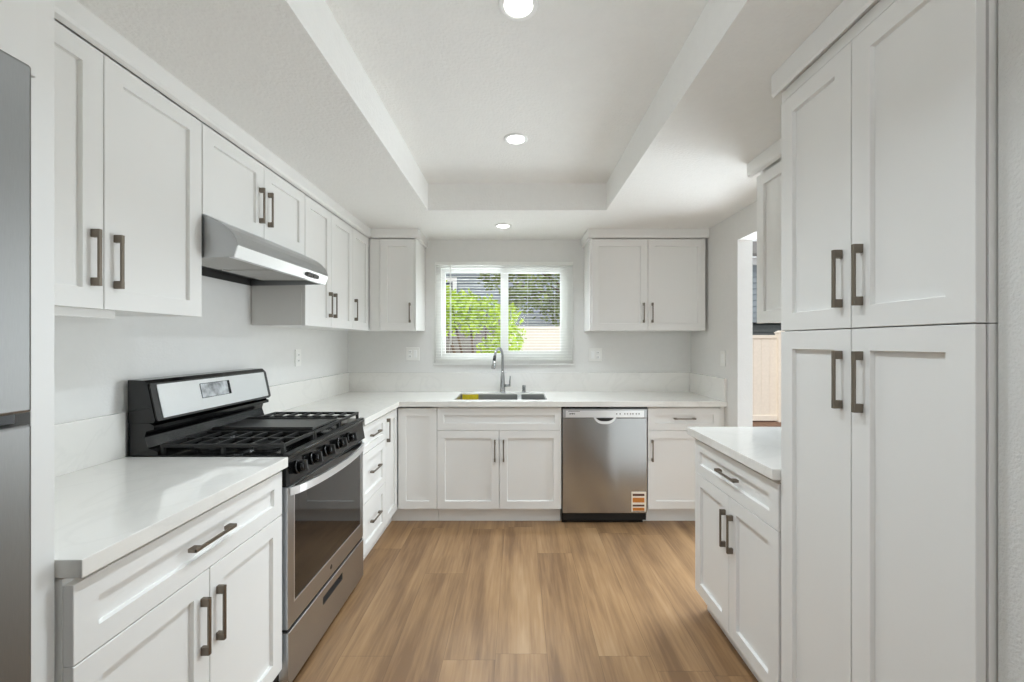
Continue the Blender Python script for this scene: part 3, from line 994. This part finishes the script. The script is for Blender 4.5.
def on_console(y0, y1, a0, a1, o0, o1, name, mm, parent, rnd=0):
    b_ = MB()
    vs = []
    corners = [(y0, a0), (y1, a0), (y1, a1), (y0, a1)]
    if rnd:
        corners = []
        for (yy, aa, st) in ((y1 - rnd, a0 + rnd, -90), (y1 - rnd, a1 - rnd, 0), (y0 + rnd, a1 - rnd, 90), (y0 + rnd, a0 + rnd, 180)):
            for k in range(5):
                th = math.radians(st + 22.5 * k)
                corners.append((yy + rnd * math.cos(th), aa + rnd * math.sin(th)))
    n = len(corners)
    for off in (o0, o1):
        for yy, aa in corners:
            p = c0 + cu * aa + cn * off
            vs.append(b_.bm.verts.new((p.x, yy, p.z)))
    for i in range(n):
        b_.bm.faces.new((vs[i], vs[(i + 1) % n], vs[n + (i + 1) % n], vs[n + i]))
    b_.bm.faces.new(vs[:n]); b_.bm.faces.new(vs[n:])
    return b_.build(name, mm, parent)


on_console(RY0 + .004, RY1 - .043, -.004, .143, .0002, .006, 'console_frame', M['dkgrey'], con, .012)
fc = on_console(RY0 + .03, RY1 - .068, .004, .136, .006, .0085, 'console_face', M['steel_bright'], con, .004)
on_console(1.80, 1.985, .052, .118, .0085, .0095, 'clock_bezel', M['black'], con, .004)
on_console(1.802, 1.967, .054, .116, .0095, .0105, 'clock_film', M['film'], con, .003)
# burners
for x, y, rr in ((-1.03, 1.70, .045), (-1.28, 1.70, .036), (-1.155, 1.945, .05), (-1.03, 2.19, .04), (-1.28, 2.19, .045)):
    o = MB().lathe((x, y, .9175), [(0, 0), (rr + .012, 0), (rr + .01, .008), (rr, .012), (0, .012)], 28).build('burner', M['griddle'], cook)
    MB().lathe((x, y, .9295), [(0, 0), (rr, 0), (rr, .006), (rr - .006, .009), (0, .009)], 28).build('burner_cap', M['iron'], o)


# grates
def grate(y0, y1, fingers=True):
    b_ = MB()
    x0, x1 = -1.372, -.897
    z0, z1 = .944, .957
    t = .012
    b_.box(x0, x1, y0, y0 + t, z0, z1, .002).box(x0, x1, y1 - t, y1, z0, z1, .002)
    b_.box(x0, x0 + t, y0 + t, y1 - t, z0, z1, .002).box(x1 - t, x1, y0 + t, y1 - t, z0, z1, .002)
    if fingers:
        n = 7
        for i in range(1, n):
            x = x0 + (x1 - x0) * i / n
            b_.box(x - .005, x + .005, y0 + t, y1 - t, z0, z1, .002)
        ym = (y0 + y1) / 2
        b_.box(x0 + t, x1 - t, ym - .005, ym + .005, z0, z1 - .001, .002)
    for x in (x0 + .006, x1 - .006, (x0 + x1) / 2):
        for y in (y0 + .008, y1 - .008):
            b_.box(x - .006, x + .006, y - .006, y + .006, .9178, z0)
    return b_.build('grate', M['iron'], r0)


grate(RY0 + .012, 1.812)
grate(2.078, RY1 - .012)
g = grate(1.816, 2.074)
b_ = MB()
b_.box(-1.36, -.91, 1.822, 2.068, .9575, .966, .003)
b_.box(-1.36, -.91, 1.822, 1.830, .966, .972, .002).box(-1.36, -.91, 2.060, 2.068, .966, .972, .002)
tag(b_.build('griddle', M['griddle']), 'flat dark grey griddle plate on the middle of the range', 'griddle')

# ------------------------------------------------------------------ dishwasher
r0 = thing('dishwasher', 'stainless steel dishwasher under the worktop right of the sink', 'dishwasher', (.643, 3.3, 0), None)
DX0, DX1 = .334, .958
DY = YBF - .008
MB().box(.330, .962, YBF + .03, YB - .004, .02, .872).build('tub', M['gap'], r0)
MB().box(.3275, .9645, YBF + .004, YBF + .03, .858, .8745).build('top_gap', M['black'], r0)
MB().box(.3275, .3335, YBF + .004, YBF + .03, .02, .858).build('side_gap', M['black'], r0)
dd = MB().box(DX0, DX1, DY, DY + .036, .086, .7885, .003).build('door', M['dw'], r0)
cp = MB().box(DX0, DX1, DY, DY + .036, .7895, .857, .003).build('control_strip', M['steel'], r0)
MB().box(DX0 + .022, DX1 - .022, DY - .0012, DY, .795, .845, .0004).build('control_face', M['steel_bright'], cp)
b_ = MB()
x = DX0 + .042
for i in range(9):
    b_.box(x, x + .0075, DY - .0021, DY - .0013, .838, .8415)
    x += .0095
for i, wd in enumerate((.009, .006, .008, .006, .005)):
    b_.box(DX0 + .05 + i * .009, DX0 + .05 + i * .009 + wd * .9, DY - .0021, DY - .0013, .817 + (i % 2) * .0015, .8245 + (i % 3) * .001)
b_.build('lettering', M['dkgrey'], cp)
b_ = MB()
for xx in (.395, .42, .455, .475, .497, .515, .54, .56):
    b_.box(DX0 + xx, DX0 + xx + .008, DY - .0021, DY - .0013, .816, .826)
b_.build('button_marks', M['slot'], cp)
# scooped pocket handle
pts = []
b_ = MB()
n = 18
cx_, hw = .645, .083
top = .794
ringA, ringB, ringC = [], [], []
for i in range(n + 1):
    k = -1 + 2 * i / n
    x = cx_ + hw * k
    zl = top - .046 * (1 - abs(k) ** 3.2) - .002
    ringA.append((x, zl))
outline = ringA + [(cx_ + hw, top), (cx_ - hw, top)]
MB().prism(outline, DY - .006, DY - .0005, 'y').build('pocket_handle', M['steel_bright'], dd)
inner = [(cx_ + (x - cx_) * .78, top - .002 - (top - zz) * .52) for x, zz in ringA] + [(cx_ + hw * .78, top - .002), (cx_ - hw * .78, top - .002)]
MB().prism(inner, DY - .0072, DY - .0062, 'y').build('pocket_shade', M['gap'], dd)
# paper energy label in the lower corner
lx0, lx1 = .843, .950
lab = MB().box(lx0, lx1, DY - .0012, DY - .0003, .098, .245).build('paper_label', M['paper'], dd)
lab['label'] = 'cream paper label with orange and brown print'
for z0, z1, mm in ((.2135, .2305, 'brown'), (.166, .201, 'orange'), (.136, .150, 'brown'), (.105, .1275, 'orange'), (.0985, .101, 'brown')):
    MB().box(lx0 + .008, lx1 - .012, DY - .002, DY - .00125, z0, z1).build('printed_band', M[mm], lab)
MB().box(.330, .940, YBF + .035, YBF + .05, 0.001, .084).build('kick_plate', M['black'], r0)
tag(struct(MB().box(.942, .9645, YBF + .062, YBF + .078, 0, .112).build('trim_7', M['cab'])), 'white toe kick end beside the dishwasher', 'trim')

# ------------------------------------------------------------------ outdoors
GZ = -.12
g = MB().box(-14, 16, YB + .2, 24, GZ - .1, GZ).box(XR + .2, 16, -6, YB + .2, GZ - .1, GZ)
struct(g.build('ground', M['soil']))

# neighbour's house with lapped siding
hs = thing('neighbour_house', "grey-blue lap-sided house beyond the fence", 'house', (0, 10.6, GZ), None)
b_ = MB()
prof = [(10.7, GZ)]
zz = GZ
while zz < 3.3:
    prof += [(10.47, zz), (10.5, zz + .15)]
    zz += .15
prof += [(10.7, zz)]
b_.prism(prof, -9, 12, 'x')
b_.build('siding', M['siding'], hs)
MB().box(-9.3, 12.3, 10.35, 10.46, zz, zz + .16).build('fascia', M['white'], hs)
MB().prism([(10.2, zz + .16), (13.5, zz + 1.2), (13.5, zz + 1.35), (10.2, zz + .24)], -9.4, 12.4, 'x').build('roof', M['roofm'], hs)
b_ = MB()
for x0, x1, z0, z1 in ((-2.5, -1.55, 1.95, 2.05), (-2.5, -1.55, 2.9, 3.0), (-2.5, -2.4, 2.05, 2.9), (-1.65, -1.55, 2.05, 2.9)):
    b_.box(x0, x1, 10.42, 10.469, z0, z1)
wf = b_.build('window_frame', M['white'], hs)
MB().box(-2.4, -1.65, 10.44, 10.468, 2.05, 2.9).build('pane', M['darkglass'], wf)


def fence(x0, x1, y, top, label, posts, fm='fence'):
    f = thing('vinyl_fence', label, 'fence', ((x0 + x1) / 2, y, GZ), 'yard fences')
    b_ = MB()
    x = x0
    while x < x1 - .05:
        e = min(x + .152, x1)
        b_.box(x, e - .006, y, y + .022, GZ + .02, top - .06)
        x += .152
    b_.box(x0, x1, y + .006, y + .016, GZ + .02, top - .06)
    b_.build('boards', M[fm], f)
    MB().box(x0, x1, y - .018, y + .04, top - .06, top, .004).build('top_rail', M[fm], f)
    MB().box(x0, x1, y - .018, y + .04, GZ + .02, GZ + .12, .004).build('bottom_rail', M[fm], f)
    for px in posts:
        b_ = MB().box(px - .065, px + .065, y - .07, y + .06, GZ, top + .035, .006)
        b_.prism([(px - .075, top + .035), (px + .075, top + .035), (px + .075, top + .05), (px, top + .085), (px - .075, top + .05)], y - .08, y + .07, 'y')
        b_.build('post', M[fm], f)


fence(-.2, 2.3, 7.6, 1.645, 'cream vinyl board fence seen through the right window pane', (1.9,))
fence(-4.2, -.22, 7.6, 1.72, 'board fence in a grey shade colour behind the bush outside the window', (-4.1, -2.4, -.3), 'shadefence')
fence(2.4, 7.2, 7.6, 1.485, 'cream vinyl board fence seen through the open doorway', (3.05, 4.87, 6.7))
# low shed behind the fence
sh = thing('garden_shed', 'low dark slatted shed behind the fence, seen through the doorway', 'shed', (7.2, 9.2, GZ), None)
b_ = MB()
for i in range(11):
    b_.box(4.6, 9.2, 8.9 + .004 * (i % 2), 8.95, GZ + .17 * i, GZ + .17 * i + .15)
b_.box(4.6, 9.2, 8.95, 10.2, GZ, GZ + 1.86)
b_.build('boards', M['shed'], sh)
MB().box(4.5, 9.3, 8.8, 10.25, GZ + 1.9, GZ + 1.98).build('roof', M['siding'], sh)


# foliage: every leaf a small folded blade in one mesh per plant
def leaves(b_, c, rad, n, size, squash=1.0):
    c = Vector(c)
    for _ in range(n):
        d = Vector((random.gauss(0, 1), random.gauss(0, 1), random.gauss(0, 1))).normalized()
        p = c + Vector((d.x * rad, d.y * rad * .8, d.z * rad * squash)) * random.uniform(.55, 1.05)
        a = Vector((random.uniform(-1, 1), random.uniform(-1, 1), random.uniform(-.6, .9))).normalized()
        bq = a.cross(Vector((random.uniform(-1, 1), random.uniform(-1, 1), random.uniform(-1, 1)))).normalized()
        nn = a.cross(bq)
        s_ = size * random.uniform(.7, 1.3)
        v = [p, p + a * s_ * .5 + bq * s_ * .24 + nn * s_ * .06, p + a * s_, p + a * s_ * .5 - bq * s_ * .24 + nn * s_ * .06]
        v = [b_.bm.verts.new(q) for q in v]
        b_.bm.faces.new((v[0], v[1], v[2])); b_.bm.faces.new((v[0], v[2], v[3]))


bu = thing('leafy_bush', 'bright yellow-green leafy bush outside the left window pane', 'bush', (-.55, 6.0, GZ), None)
b_ = MB()
blobs = [(-1.2, 6.0, 2.06, .2), (-1.0, 6.0, 1.98, .16), (-1.15, 6.0, 1.88, .22), (-.95, 6.0, 1.85, .22), (-.7, 6.0, 1.88, .22), (-.45, 6.05, 1.8, .22), (-.2, 6.05, 1.68, .25), (-1.05, 6, 1.66, .2), (-.7, 6, 1.64, .2),
         (-.12, 5.95, 1.4, .24), (-.15, 5.9, 1.1, .26), (-.02, 5.95, .8, .28), (-.2, 5.95, .5, .3), (-.38, 6.0, 1.25, .2), (.0, 6, .3, .3), (-1.35, 6, 1.8, .25)]
for x, y, z, r_ in blobs:
    leaves(b_, (x, y, z), r_, 300, .085)
b_.build('foliage', M['leaf'], bu)
b_ = MB()
for x, y, z, r_ in blobs:
    b_.tube([(-.55 + random.uniform(-.2, .2), 6.0, GZ), ((x - .55) / 2, 6.0, z * .5), (x, y, z)], [.02, .014, .006], 7)
b_.build('stems', M['bark'], bu)
tr_ = thing('yard_tree', 'olive-green tree overhanging the fence outside the right window pane', 'tree', (1.75, 8.7, GZ), None)
b_ = MB()
tb = [(-.55, 8.7, 2.75, .28), (-.1, 8.7, 2.6, .4), (.35, 8.7, 2.7, .45), (.8, 8.7, 2.45, .5), (.45, 8.6, 2.25, .35), (.05, 8.6, 2.3, .3), (1.3, 8.7, 2.6, .6), (.7, 8.7, 3.0, .5), (.15, 8.7, 3.05, .4), (1.7, 8.7, 3.1, .7), (.85, 8.6, 2.0, .3), (1.2, 8.6, 2.15, .4)]
for x, y, z, r_ in tb:
    leaves(b_, (x, y, z), r_, 170, .14)
b_.build('foliage', M['leafd'], tr_)
b_ = MB()
b_.tube([(1.75, 8.7, GZ), (1.72, 8.7, 1.2), (1.6, 8.7, 2.3), (1.5, 8.7, 3.0)], [.12, .1, .07, .04], 10)
for x, y, z, r_ in tb:
    b_.tube([(1.66, 8.7, 1.9), ((1.66 + x) / 2, 8.7, (2.1 + z) / 2), (x, y, z)], [.035, .025, .008], 7)
b_.build('trunk', M['bark'], tr_)
